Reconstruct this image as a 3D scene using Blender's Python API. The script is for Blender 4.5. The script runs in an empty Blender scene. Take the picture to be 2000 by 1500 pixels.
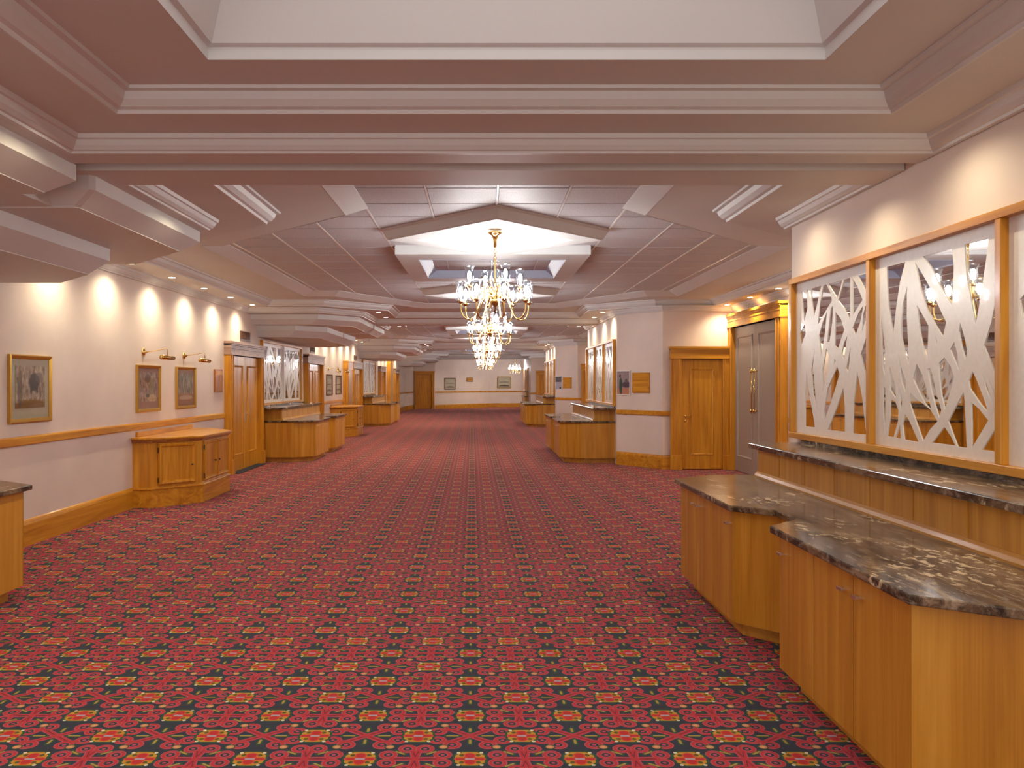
import bpy, bmesh, math, random
from mathutils import Vector, Matrix
random.seed(7)
PI = math.pi
C = bpy.context.scene.collection
SC = bpy.context.scene
EYE = 1.66                       # camera height
M = 14.35                        # length of one bay of the hall

# ------------------------------------------------------------------ camera, world, exposure
cam = bpy.data.cameras.new('camera'); co = bpy.data.objects.new('camera', cam); C.objects.link(co)
co.location = (0, 0, EYE); co.rotation_euler = (PI/2, 0, 0)
cam.sensor_width = 36; cam.lens = 36*1630/2000; cam.shift_x = (1000-942)/2000; cam.shift_y = -(750-748)/2000
cam.clip_start = .05; cam.clip_end = 300
SC.camera = co
w = bpy.data.worlds.new('world'); SC.world = w; w.use_nodes = True
bg = w.node_tree.nodes['Background']; bg.inputs[0].default_value = (1.0, .94, .88, 1); bg.inputs[1].default_value = 0.95
SC.view_settings.view_transform = 'Standard'; SC.view_settings.look = 'None'
SC.view_settings.gamma = 1; SC.view_settings.use_curve_mapping = False
SC.view_settings.exposure = 1.05
SC.cycles.max_bounces = 10; SC.cycles.diffuse_bounces = 6; SC.cycles.glossy_bounces = 4
SC.cycles.transparent_max_bounces = 24; SC.cycles.transmission_bounces = 6
SC.cycles.sample_clamp_indirect = 8
WARM = (1.0, .83, .56); COOL = (1.0, .95, .88)
P_SPOT, P_CHAND = 29, 185

# ------------------------------------------------------------------ materials
class G:
    """tiny math-node expression helper"""
    def __init__(s, nt): s.nt = nt
    def m(s, op, a, b=None, c=None):
        n = s.nt.nodes.new('ShaderNodeMath'); n.operation = op
        for i, v in enumerate((a, b, c)):
            if v is None: continue
            if isinstance(v, (int, float)): n.inputs[i].default_value = v
            else: s.nt.links.new(v, n.inputs[i])
        return n.outputs[0]
    def mix(s, f, a, b):
        n = s.nt.nodes.new('ShaderNodeMix'); n.data_type = 'RGBA'
        s.put(f, n.inputs[0]); s.put(a, n.inputs[6]); s.put(b, n.inputs[7]); return n.outputs[2]
    def put(s, v, sock):
        if isinstance(v, (int, float)): sock.default_value = v
        elif isinstance(v, tuple): sock.default_value = (*v, 1) if len(v) == 3 else v
        else: s.nt.links.new(v, sock)
def newmat(name):
    m = bpy.data.materials.new(name); m.use_nodes = True
    nt = m.node_tree; b = nt.nodes['Principled BSDF']
    return m, nt, b, G(nt)
def coords(nt, kind='Object', scale=(1,1,1), rot=(0,0,0)):
    tc = nt.nodes.new('ShaderNodeTexCoord'); mp = nt.nodes.new('ShaderNodeMapping')
    mp.inputs['Scale'].default_value = scale; mp.inputs['Rotation'].default_value = rot
    nt.links.new(tc.outputs[kind], mp.inputs[0]); return mp.outputs[0]
def noise(nt, vec, scale, detail=4, rough=.55, dist=0):
    n = nt.nodes.new('ShaderNodeTexNoise'); n.inputs['Scale'].default_value = scale
    n.inputs['Detail'].default_value = detail; n.inputs['Roughness'].default_value = rough
    n.inputs['Distortion'].default_value = dist
    nt.links.new(vec, n.inputs['Vector']); return n.outputs[0]
def ramp(nt, fac, stops):
    r = nt.nodes.new('ShaderNodeValToRGB'); e = r.color_ramp.elements
    while len(e) < len(stops): e.new(.5)
    for el, (p, c) in zip(e, stops): el.position = p; el.color = (*c, 1)
    nt.links.new(fac, r.inputs[0]); return r.outputs[0]
def bump(nt, b, h, strength, dist=.01):
    n = nt.nodes.new('ShaderNodeBump'); n.inputs['Strength'].default_value = strength
    n.inputs['Distance'].default_value = dist
    nt.links.new(h, n.inputs['Height']); nt.links.new(n.outputs[0], b.inputs['Normal'])
def lin(r, g, b_):
    f = lambda v: (v/255/12.92 if v <= 10 else ((v/255+.055)/1.055)**2.4)
    return (f(r), f(g), f(b_))

def plaster(name, col, var=.05, rough=.6):
    m, nt, b, g = newmat(name); v = coords(nt, 'Object')
    n = noise(nt, v, 1.3, 3)
    c0 = tuple(x*(1-var) for x in col); c1 = tuple(min(1, x*(1+var)) for x in col)
    nt.links.new(ramp(nt, n, [(.3, c0), (.7, c1)]), b.inputs['Base Color'])
    b.inputs['Roughness'].default_value = rough
    bump(nt, b, noise(nt, v, 160, 2), .06, .002); return m
def wood(name, dark, mid, light, axis='Z', rough=.34, coat=.18, fine=1.0):
    m, nt, b, g = newmat(name)
    sc = {'Z': (9, 9, .55), 'Y': (9, .55, 9), 'X': (.55, 9, 9)}[axis]
    tc = nt.nodes.new('ShaderNodeTexCoord'); oi = nt.nodes.new('ShaderNodeObjectInfo')
    add = nt.nodes.new('ShaderNodeVectorMath'); add.operation = 'ADD'
    cmb = nt.nodes.new('ShaderNodeCombineXYZ')
    for i in range(3): nt.links.new(g.m('MULTIPLY', oi.outputs['Random'], 13.7), cmb.inputs[i])
    nt.links.new(tc.outputs['Object'], add.inputs[0]); nt.links.new(cmb.outputs[0], add.inputs[1])
    mp = nt.nodes.new('ShaderNodeMapping'); mp.inputs['Scale'].default_value = sc
    nt.links.new(add.outputs[0], mp.inputs[0])
    n1 = noise(nt, mp.outputs[0], 1.1*fine, 4, .5, 1.2)
    mp2 = nt.nodes.new('ShaderNodeMapping'); mp2.inputs['Scale'].default_value = tuple(s*9 if s > 1 else s*2 for s in sc)
    nt.links.new(add.outputs[0], mp2.inputs[0])
    n2 = noise(nt, mp2.outputs[0], 1.5, 3, .6)
    f = g.m('ADD', g.m('MULTIPLY', n1, .72), g.m('MULTIPLY', n2, .28))
    nt.links.new(ramp(nt, f, [(.34, dark), (.5, mid), (.66, light)]), b.inputs['Base Color'])
    b.inputs['Roughness'].default_value = rough; b.inputs['Coat Weight'].default_value = coat
    b.inputs['Coat Roughness'].default_value = .12
    bump(nt, b, n2, .05, .002); return m
def plain(name, col, rough=.5, metal=0.0, coat=0.0):
    m, nt, b, g = newmat(name); v = coords(nt)
    n = noise(nt, v, 30, 2)
    nt.links.new(ramp(nt, n, [(.3, tuple(x*.94 for x in col)), (.7, col)]), b.inputs['Base Color'])
    b.inputs['Roughness'].default_value = rough; b.inputs['Metallic'].default_value = metal
    b.inputs['Coat Weight'].default_value = coat; return m
def emit(name, col, s):
    m, nt, b, g = newmat(name)
    b.inputs['Base Color'].default_value = (*col, 1); b.inputs['Emission Color'].default_value = (*col, 1)
    b.inputs['Emission Strength'].default_value = s; return m

M_WALL = plaster('wall_paint', (.78, .685, .62))
M_CEIL = plaster('ceiling_paint', (.62, .61, .60), .03)
M_CROWN = plaster('moulding_paint', (.66, .665, .665), .02, .5)
M_WELL = plaster('skylight_pale_blue', (.50, .60, .80), .02, .5)  # pale blue for the skylight linings and caps
W_D, W_M, W_L = (.44, .165, .010), (.62, .270, .016), (.72, .36, .034)
M_WOODZ = wood('honey_wood_upright', W_D, W_M, W_L, 'Z')
M_WOODY = wood('honey_wood_along_hall', W_D, W_M, W_L, 'Y')
M_WOODX = wood('honey_wood_across_hall', W_D, W_M, W_L, 'X')
M_VENZ = wood('oak_veneer_upright', (.41, .165, .010), (.53, .235, .018), (.62, .31, .04), 'Z', .38, .1, .8)
M_VENX = wood('oak_veneer_plinth', (.45, .19, .022), (.56, .26, .035), (.64, .32, .05), 'Y', .45, .1)
M_RED = wood('reddish_wood', (.30, .09, .015), (.40, .13, .02), (.48, .18, .03), 'Z', .3)
M_HEAD = wood('painted_sheen_wood', (.30, .17, .12), (.38, .24, .18), (.44, .30, .23), 'Y', .4, .0)  # light reflected in the door heads, put into a paler wood colour
M_GOLD = plain('gilt_frame', (.62, .38, .08), .3, .75)
M_BRASS = plain('polished_brass', (.83, .58, .20), .18, 1.0)
M_CHROME = plain('brushed_chrome', (.72, .70, .68), .25, 1.0)
M_BLACK = plain('black_iron', (.02, .018, .016), .5)
M_WHITE = plain('white_lacquer', (.86, .85, .83), .3, 0, .3)
M_GREY = plain('grey_door_paint', (.40, .35, .31), .4)
M_DARKW = wood('dark_sign_wood', (.07, .03, .018), (.12, .05, .03), (.18, .09, .05), 'Y', .4)
M_MAT = plain('dark_threshold', (.02, .03, .05), .8)
M_BULB = emit('lit_bulb', (1.0, .95, .88), 138)
M_LED = emit('downlight_lamp', (1.0, .90, .70), 22)
M_SWITCH = plain('switch_plastic', (.75, .66, .48), .4)

def mirror_mat():
    m, nt, b, g = newmat('mirror_glass')
    b.inputs['Base Color'].default_value = (.86, .85, .84, 1); b.inputs['Metallic'].default_value = 1
    b.inputs['Roughness'].default_value = .015; return m
M_MIRROR = mirror_mat()
def glass_mat(name, a, tint=(1,1,1), wt=1.0):
    m, nt, b, g = newmat(name)
    tr = nt.nodes.new('ShaderNodeBsdfTransparent'); tr.inputs[0].default_value = (*tint, 1)
    gl = nt.nodes.new('ShaderNodeBsdfGlossy'); gl.inputs['Roughness'].default_value = .04
    lw = nt.nodes.new('ShaderNodeLayerWeight'); lw.inputs[0].default_value = a
    mx = nt.nodes.new('ShaderNodeMixShader'); nt.links.new(g.m('MULTIPLY', lw.outputs['Facing'], wt), mx.inputs[0])
    nt.links.new(tr.outputs[0], mx.inputs[1]); nt.links.new(gl.outputs[0], mx.inputs[2])
    nt.links.new(mx.outputs[0], nt.nodes['Material Output'].inputs[0]); return m
M_CUP = glass_mat('cut_glass', .5, (.90, .92, .95), .30)
M_GLAZE = glass_mat('picture_glass', .05, (.96, .97, .96))

def marble_mat():
    m, nt, b, g = newmat('brown_marble')
    v = coords(nt, 'Object', (2.6, .8, 2.5), (0, 0, .30))
    n1 = noise(nt, v, 2.2, 10, .68, 1.0)
    base = ramp(nt, n1, [(.32, (.010, .008, .007)), (.45, (.050, .032, .020)), (.54, (.14, .090, .052)), (.64, (.26, .185, .115)), (.74, (.10, .065, .040))])
    v2 = coords(nt, 'Object', (11, 3.0, 6), (0, 0, .30))
    n2 = noise(nt, v2, 3.0, 10, .75, .5)
    streak = ramp(nt, n2, [(.50, (0, 0, 0)), (.66, (1, 1, 1))])
    c1 = g.mix(g.m('MULTIPLY', streak, .55), base, (.46, .37, .27))
    c1 = g.mix(ramp(nt, n2, [(.30, (1, 1, 1)), (.42, (0, 0, 0))]), c1, (.008, .007, .006))
    big = noise(nt, coords(nt, 'Object', (1.5, .9, 1)), 1.5, 3, .5)
    small = noise(nt, coords(nt, 'Object', (7, 4, 3), (0, 0, .3)), 3.0, 5, .6, .3)
    cl = lambda x: g.m('MINIMUM', 1, g.m('MAXIMUM', 0, x))
    patch = g.m('MULTIPLY', cl(g.m('MULTIPLY', g.m('SUBTRACT', big, .54), 12)), cl(g.m('MULTIPLY', g.m('SUBTRACT', small, .53), 18)))
    c2 = g.mix(g.m('MULTIPLY', patch, .92), c1, (.74, .60, .40))
    nt.links.new(c2, b.inputs['Base Color'])
    b.inputs['Roughness'].default_value = .16; b.inputs['Specular IOR Level'].default_value = .35
    return m
M_MARBLE = marble_mat()

def tile_mat():
    m, nt, b, g = newmat('acoustic_ceiling_tile')
    oi = nt.nodes.new('ShaderNodeObjectInfo')
    tc = nt.nodes.new('ShaderNodeTexCoord'); mp = nt.nodes.new('ShaderNodeMapping'); mp.inputs['Scale'].default_value = (60, 9, 1)
    nt.links.new(tc.outputs['Object'], mp.inputs[0])
    n = noise(nt, mp.outputs[0], 1.4, 3, .7)
    c = ramp(nt, n, [(.3, (.48, .46, .48)), (.6, (.56, .55, .58)), (.8, (.60, .59, .62))])
    nt.links.new(g.mix(g.m('MULTIPLY', oi.outputs['Random'], .25), c, (.48, .46, .47)), b.inputs['Base Color'])
    b.inputs['Roughness'].default_value = .55; bump(nt, b, n, .25, .003); return m
M_TILE = tile_mat()

def carpet_mat():
    m, nt, b, g = newmat('patterned_carpet')
    tc = nt.nodes.new('ShaderNodeTexCoord'); sp = nt.nodes.new('ShaderNodeSeparateXYZ')
    nt.links.new(tc.outputs['Object'], sp.inputs[0])
    X, Y = sp.outputs[0], sp.outputs[1]
    Y0 = g.m('SUBTRACT', Y, 3.686)
    a = g.m('MULTIPLY', g.m('ADD', g.m('ADD', X, 1.027), g.m('MULTIPLY', Y0, .0119)), 1/.2431)
    c = g.m('MULTIPLY', Y0, 1/.2403)
    s = g.m('PINGPONG', a, 1); t = g.m('PINGPONG', c, 1)
    s1 = g.m('SUBTRACT', 1, s); t1 = g.m('SUBTRACT', 1, t)
    flip = g.m('GREATER_THAN', g.m('ADD', s, t), 1.0)
    def sel(p, q): return g.m('ADD', g.m('MULTIPLY', flip, q), g.m('MULTIPLY', g.m('SUBTRACT', 1, flip), p))
    mx, my = sel(s, s1), sel(t, t1)
    def length(x, y): return g.m('SQRT', g.m('ADD', g.m('MULTIPLY', x, x), g.m('MULTIPLY', y, y)))
    def dist(x, y, cx, cy): return length(g.m('SUBTRACT', x, cx), g.m('SUBTRACT', y, cy))
    def lt(v, k): return g.m('LESS_THAN', v, k)
    def mn(*v):
        r = v[0]
        for q in v[1:]: r = g.m('MINIMUM', r, q)
        return r
    def curl(x, y, cx, cy, R=.178):
        d = dist(x, y, cx, cy)
        ring = g.m('SUBTRACT', g.m('ABSOLUTE', g.m('SUBTRACT', d, R*.72)), R*.27)
        return g.m('MINIMUM', ring, g.m('SUBTRACT', d, R*.2))
    def seg(x, y, x0, y0, x1, y1, wd):
        dx, dy = x1-x0, y1-y0; L = dx*dx+dy*dy
        px, py = g.m('SUBTRACT', x, x0), g.m('SUBTRACT', y, y0)
        h = g.m('MULTIPLY', g.m('ADD', g.m('MULTIPLY', px, dx), g.m('MULTIPLY', py, dy)), 1/L)
        h = g.m('MINIMUM', 1, g.m('MAXIMUM', 0, h))
        return g.m('SUBTRACT', length(g.m('SUBTRACT', px, g.m('MULTIPLY', h, dx)), g.m('SUBTRACT', py, g.m('MULTIPLY', h, dy))), wd)
    # '+' knot at (1,0): u=s1, v=t ; 'X' knot at (0,1): p=s, q=t1
    u, v, p, q = s1, t, s, t1
    dred = mn(curl(u, v, .50, .165), curl(u, v, .165, .42), seg(u, v, 0, 0, .42, .02, .07), seg(u, v, 0, 0, .05, .32, .07),
              curl(p, q, .62, .20), curl(p, q, .34, .41, .185), seg(p, q, 0, 0, .34, .26, .075), seg(p, q, .34, .26, .52, .26, .06))
    leaf = mn(seg(u, v, .22, .20, .36, .30, .022), seg(p, q, .0, .20, .0, .34, .025), seg(p, q, .24, .0, .44, .0, .022))
    leafd = mn(seg(u, v, .20, .19, .38, .31, .05), seg(p, q, .0, .18, .0, .37, .055), seg(p, q, .22, .0, .46, .0, .05))
    navy, green, yel = (.006, .020, .040), (.014, .085, .040), (.54, .29, .020)
    red, pink = (.47, .028, .042), (.46, .085, .115)
    mott = noise(nt, coords(nt, 'Object'), 260, 2, .7)
    col = g.mix(mott, navy, (.02, .045, .07))
    col = g.mix(lt(leafd, 0), col, green)
    col = g.mix(lt(leaf, 0), col, (.42, .30, .05))
    col = g.mix(lt(dred, 0), col, pink)
    col = g.mix(lt(dred, -.021), col, red)
    core = mn(seg(u, v, .08, 0, .38, .02, .010), seg(u, v, 0, .08, .05, .30, .010), seg(p, q, .08, .06, .32, .25, .011))
    col = g.mix(lt(core, 0), col, (.16, .012, .035))
    # peach flowers at the cell corners
    pe = g.m('SUBTRACT', dist(s, t, .5, .5), .075)
    col = g.mix(lt(pe, .025), col, green)
    col = g.mix(lt(pe, 0), col, (.60, .26, .10)); col = g.mix(lt(pe, -.035), col, (.66, .36, .22))
    # medallions
    mxx = g.m('MAXIMUM', mx, my); sm = g.m('ADD', mx, my)
    octo = g.m('MAXIMUM', g.m('SUBTRACT', mxx, .27), g.m('MULTIPLY', g.m('SUBTRACT', sm, .41), .7))
    col = g.mix(lt(octo, .05), col, green)
    col = g.mix(lt(octo, 0), col, yel)
    scal = dist(mx, my, .145, .145)
    col = g.mix(lt(scal, .05), col, (.10, .09, .012))
    pet = mn(g.m('SUBTRACT', dist(mx, my, 0, .13), .115), seg(mx, my, 0, 0, .22, 0, .070))
    col = g.mix(lt(pet, 0), col, (.62, .07, .03)); col = g.mix(lt(pet, -.03), col, (.50, .02, .025))
    col = g.mix(lt(seg(mx, my, 0, 0, .06, 0, .035), 0), col, (.42, .36, .46))
    col = g.mix(lt(dist(mx, my, .21, .25), .036), col, (.72, .70, .50))
    mott2 = noise(nt, coords(nt, 'Object'), 420, 2, .8)
    col = g.mix(g.m('MULTIPLY', g.m('SUBTRACT', mott2, .3), .5), col, (.05, .02, .03))
    nt.links.new(col, b.inputs['Base Color']); b.inputs['Roughness'].default_value = .95
    b.inputs['Sheen Weight'].default_value = .12; b.inputs['Sheen Roughness'].default_value = .5
    b.inputs['Sheen Tint'].default_value = (1, .75, .80, 1)
    b.inputs['Specular IOR Level'].default_value = .15
    bump(nt, b, mott2, .3, .004); return m
M_CARPET = carpet_mat()

def print_mat(name, kind):
    """a small procedural watercolour in the picture's own plane (Generated: x along, z up)"""
    m, nt, b, g = newmat(name)
    tc = nt.nodes.new('ShaderNodeTexCoord'); sp = nt.nodes.new('ShaderNodeSeparateXYZ')
    nt.links.new(tc.outputs['Generated'], sp.inputs[0])
    U, V = sp.outputs[1], sp.outputs[2]
    if kind in ('poster', 'notice'): U = sp.outputs[0]
    mp = nt.nodes.new('ShaderNodeMapping'); mp.inputs['Scale'].default_value = (1, 1, .35)
    nt.links.new(tc.outputs['Generated'], mp.inputs[0])
    n = noise(nt, mp.outputs[0], 9, 8, .75); n2 = noise(nt, tc.outputs['Generated'], 20, 6, .75)
    def ell(cx, cy, rx, ry, soft=.35):
        x = g.m('MULTIPLY', g.m('SUBTRACT', U, cx), 1/rx); y = g.m('MULTIPLY', g.m('SUBTRACT', V, cy), 1/ry)
        d = g.m('ADD', g.m('ADD', g.m('MULTIPLY', x, x), g.m('MULTIPLY', y, y)), g.m('MULTIPLY', g.m('SUBTRACT', n2, .5), 1.6))
        return g.m('MINIMUM', 1, g.m('MAXIMUM', 0, g.m('DIVIDE', g.m('SUBTRACT', 1, d), soft)))
    if kind == 'riders':
        c = ramp(nt, n, [(.38, (.16, .10, .08)), (.5, (.40, .30, .24)), (.6, (.62, .52, .44))])
        c = g.mix(ell(.5, .0, .7, .22), c, (.26, .13, .03)); c = g.mix(g.m('MULTIPLY', ell(.15, .45, .08, .5), .7), c, (.10, .08, .09))
        c = g.mix(ell(.62, .62, .20, .24), c, (.035, .035, .055)); c = g.mix(g.m('MULTIPLY', ell(.8, .72, .16, .14), .6), c, (.12, .10, .12))
        c = g.mix(ell(.52, .42, .04, .10), c, (.05, .045, .06)); c = g.mix(ell(.72, .42, .04, .10), c, (.05, .045, .06))
    elif kind == 'figure':
        c = ramp(nt, n, [(.38, (.10, .06, .07)), (.5, (.36, .22, .19)), (.62, (.62, .48, .40))])
        c = g.mix(ell(.45, .78, .17, .16), c, (.14, .08, .08)); c = g.mix(g.m('MULTIPLY', ell(.68, .5, .16, .32), .8), c, (.28, .22, .14))
        c = g.mix(g.m('MULTIPLY', ell(.7, .1, .28, .16), n2), c, (.85, .66, .40)); c = g.mix(ell(.45, .2, .12, .07), c, (.10, .09, .05))
    elif kind == 'forest':
        mp.inputs['Scale'].default_value = (1, 3.5, .25)
        c = ramp(nt, n, [(.42, (.04, .04, .05)), (.5, (.24, .20, .18)), (.58, (.60, .48, .42))])
        c = g.mix(ell(.5, .1, .7, .17), c, (.45, .24, .17)); c = g.mix(g.m('MULTIPLY', ell(.5, .08, .5, .1), n2), c, (.8, .62, .5))
    elif kind == 'poster':
        c = ramp(nt, n, [(.3, (.26, .20, .22)), (.7, (.40, .32, .33))])
        c = g.mix(g.m('LESS_THAN', V, .28), c, (.50, .22, .13)); c = g.mix(ell(.75, .42, .4, .14), c, (.10, .06, .09))
        c = g.mix(ell(.72, .58, .12, .1), c, (.12, .12, .13)); c = g.mix(ell(.3, .35, .13, .4), c, (.05, .09, .07)); c = g.mix(ell(.24, .8, .07, .07), c, (.12, .04, .04))
    elif kind == 'notice':
        c = ramp(nt, n, [(.3, (.42, .40, .50)), (.7, (.55, .52, .60))])
        c = g.mix(g.m('GREATER_THAN', V, .57), c, (.13, .11, .12)); c = g.mix(ell(.75, .1, .15, .08), c, (.06, .05, .08))
    else:
        c = ramp(nt, n, [(.3, (.45, .38, .30)), (.7, (.75, .66, .50))])
        c = g.mix(ell(.5, .55, .6, .04), c, (.12, .08, .06)); c = g.mix(ell(.5, 0, .6, .2), c, (.14, .09, .05))
    nt.links.new(c, b.inputs['Base Color']); b.inputs['Roughness'].default_value = .6; return m

# ------------------------------------------------------------------ mesh building
class MB:
    def __init__(s): s.v = []; s.f = []
    def add(s, vs, fs):
        o = len(s.v); s.v += [tuple(p) for p in vs]; s.f += [tuple(i+o for i in f) for f in fs]; return s
    def box(s, x0, x1, y0, y1, z0, z1):
        x0, x1 = min(x0, x1), max(x0, x1); y0, y1 = min(y0, y1), max(y0, y1)
        return s.add([(x0,y0,z0),(x1,y0,z0),(x1,y1,z0),(x0,y1,z0),(x0,y0,z1),(x1,y0,z1),(x1,y1,z1),(x0,y1,z1)],
                     [(0,3,2,1),(4,5,6,7),(0,1,5,4),(1,2,6,5),(2,3,7,6),(3,0,4,7)])
    def prism(s, pts, z0, z1):
        n = len(pts); ar = sum(pts[i][0]*pts[(i+1)%n][1]-pts[(i+1)%n][0]*pts[i][1] for i in range(n))
        if ar < 0: pts = pts[::-1]
        return s.add([(x,y,z0) for x,y in pts]+[(x,y,z1) for x,y in pts],
                     [tuple(range(n))[::-1], tuple(range(n,2*n))]+[(i,(i+1)%n,(i+1)%n+n,i+n) for i in range(n)])
    def sweep(s, path, prof, closed=False):
        """path: xy points; prof: (offset to the left, z); mitred corners"""
        n = len(path); k = len(prof); rows = []
        for i in range(n):
            def nrm(a, b):
                d = Vector((b[0]-a[0], b[1]-a[1])).normalized(); return Vector((-d.y, d.x))
            if closed: n1, n2 = nrm(path[i-1], path[i]), nrm(path[i], path[(i+1)%n])
            else:
                n1 = nrm(path[i-1], path[i]) if i else None; n2 = nrm(path[i], path[i+1]) if i < n-1 else None
                n1 = n1 or n2; n2 = n2 or n1
            mv = (n1+n2); mv = mv/max(.2, mv.dot(n1)) 
            rows.append([(path[i][0]+mv.x*d, path[i][1]+mv.y*d, z) for d, z in prof])
        vs = [p for r in rows for p in r]; fs = []
        for i in range(n if closed else n-1):
            j = (i+1) % n
            for a in range(k):
                b_ = (a+1) % k
                fs.append((i*k+a, i*k+b_, j*k+b_, j*k+a))
        if not closed: fs += [tuple(range(k))[::-1], tuple((n-1)*k+a for a in range(k))]
        return s.add(vs, fs)
    def lathe(s, prof, c=(0,0,0), n=16, axis='Z'):
        vs = []; fs = []; k = len(prof)
        for i in range(n):
            a = 2*PI*i/n
            for r, z in prof:
                p = (r*math.cos(a), r*math.sin(a), z)
                if axis == 'Y': p = (p[0], p[2], p[1])
                if axis == 'X': p = (p[2], p[0], p[1])
                vs.append((p[0]+c[0], p[1]+c[1], p[2]+c[2]))
        for i in range(n):
            j = (i+1) % n
            for a in range(k-1): fs.append((i*k+a, j*k+a, j*k+a+1, i*k+a+1))
        return s.add(vs, fs)
    def tube(s, pts, r, n=6):
        pts = [Vector(p) for p in pts]; rad = r if isinstance(r, (list, tuple)) else [r]*len(pts)
        rings = []; up = Vector((0, 0, 1))
        for i, p in enumerate(pts):
            d = (pts[min(i+1, len(pts)-1)]-pts[max(i-1, 0)]).normalized()
            a = d.cross(up); a = a.normalized() if a.length > 1e-3 else Vector((1, 0, 0)); b_ = d.cross(a)
            rings.append([p+a*rad[i]*math.cos(2*PI*k/n)+b_*rad[i]*math.sin(2*PI*k/n) for k in range(n)])
        vs = [q for r_ in rings for q in r_]; fs = []
        for i in range(len(pts)-1):
            for k in range(n): fs.append((i*n+k, i*n+(k+1)%n, (i+1)*n+(k+1)%n, (i+1)*n+k))
        fs += [tuple(range(n)), tuple((len(pts)-1)*n+k for k in range(n))[::-1]]
        return s.add(vs, fs)
    def xf(s, mat):
        s.v = [tuple(mat @ Vector(p)) for p in s.v]; return s
    def build(s, name, mat, parent=None, smooth=False, bevel=0, **props):
        me = bpy.data.meshes.new(name); me.from_pydata(s.v, [], s.f); me.update()
        bm = bmesh.new(); bm.from_mesh(me); bmesh.ops.recalc_face_normals(bm, faces=bm.faces); bm.to_mesh(me); bm.free()
        me.materials.append(mat)
        if smooth:
            for p in me.polygons: p.use_smooth = True
        o = bpy.data.objects.new(name, me); C.objects.link(o); o.parent = parent
        if bevel:
            b_ = o.modifiers.new('bevel', 'BEVEL'); b_.width = bevel; b_.segments = 2; b_.limit_method = 'ANGLE'; b_.angle_limit = .6
        for k, v in props.items(): o[k] = v
        return o
def thing(name, loc, label, cat, group=None, rz=0):
    o = bpy.data.objects.new(name, None); C.objects.link(o); o.location = loc; o.rotation_euler = (0, 0, rz)
    o.empty_display_size = .2
    o['label'] = label; o['category'] = cat
    if group: o['group'] = group
    return o
def tag(o, label, cat, group=None):
    o['label'] = label; o['category'] = cat
    if group: o['group'] = group
    return o
def struct(mb, name, mat, parent=None, **k):
    return mb.build(name, mat, parent, kind='structure', **k) if parent is None else mb.build(name, mat, parent, **k)
def kids(o): return [c for c in ALLKIDS(o)]
def ALLKIDS(o): return [c for c in bpy.data.objects if c.parent == o]
def copy_tree(o, parent=None, label=None, loc=None, group=None):
    c = o.copy(); C.objects.link(c)
    if parent: c.parent = parent
    if label: c['label'] = label
    if group: c['group'] = group
    if loc: c.location = loc
    for ch in ALLKIDS(o): copy_tree(ch, c)
    return c
def spot(loc, energy, col, size, blend=.6, tilt=(0,0), rad=.03):
    l = bpy.data.lights.new('spot', 'SPOT'); l.energy = energy; l.color = col; l.spot_size = size; l.spot_blend = blend; l.shadow_soft_size = .012
    o = bpy.data.objects.new('spot_lamp', l); C.objects.link(o); o.location = loc; o.rotation_euler = (tilt[0], tilt[1], 0); return o

# ------------------------------------------------------------------ plan constants
XL, XR = -4.65, 2.75             # left wall, projecting mirror walls on the right
XRR = 4.85                       # recessed wall on the right
A_, B_, C_, T_ = EYE+1.60, EYE+1.48, EYE+1.38, EYE+1.68   # soffit levels and tile plane
YF = 58.5

# floor
fl = MB().box(-5.2, 5.6, -3.2, YF, -.1, 0); struct(fl, 'floor', M_CARPET)

# ------------------------------------------------------------------ walls
struct(MB().box(XL-.2, XL, -3.2, 51, 0, 3.5), 'wall_left', M_WALL)
far = [(-4.65, 50.5), (-4.40, 53.0), (-3.05, 53.6), (.46, 57.4), (3.0, 57.8)]
struct(MB().sweep(far, [(0, 0), (0, 3.5), (.2, 3.5), (.2, 0)]), 'wall_far', M_WALL)
wr = MB()
blocks = [(0, 2.85, 7.42), (1, 17.05, 21.75), (2, 31.4, 36.1)]
def block_poly(k, y0, y1):
    if k == 0: return [(XR, -3.2), (XR, y1), (5.2, y1), (5.2, -3.2)]
    return [(XR, y0), (XR, y1), (5.2, y1), (5.2, y0-.97), (XRR, y0-.97), (3.48, y0-.95)]
for b_ in blocks: wr.prism(block_poly(*b_), 0, 3.27)
wr.prism([(XR, 47.2), (XR, 58.2), (5.2, 58.2), (5.2, 47.2)], 0, 3.27)
struct(wr, 'wall_right', M_WALL)
rw = MB().box(XRR, XRR+.3, 7.42, 16.1, 0, 3.27).box(XRR, XRR+.3, 21.75, 30.45, 0, 3.27).box(XRR, XRR+.3, 36.1, 47.2, 0, 3.27)
struct(rw, 'wall_recess', M_WALL)

# ------------------------------------------------------------------ ceiling
TOP = 3.46
def slabs(mb, rows, z0, z1, xl=-4.9, xr=5.3):
    """two-sided slab around an opening given as rows (y, xL, xR)"""
    for (ya, la, ra), (yb, lb, rb) in zip(rows, rows[1:]):
        if yb-ya < 1e-4: continue
        mb.prism([(xl, ya), (la, ya), (lb, yb), (xl, yb)], z0, z1)
        mb.prism([(ra, ya), (xr, ya), (xr, yb), (rb, yb)], z0, z1)
def offset_rows(o): return o
ceil = MB()
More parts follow.
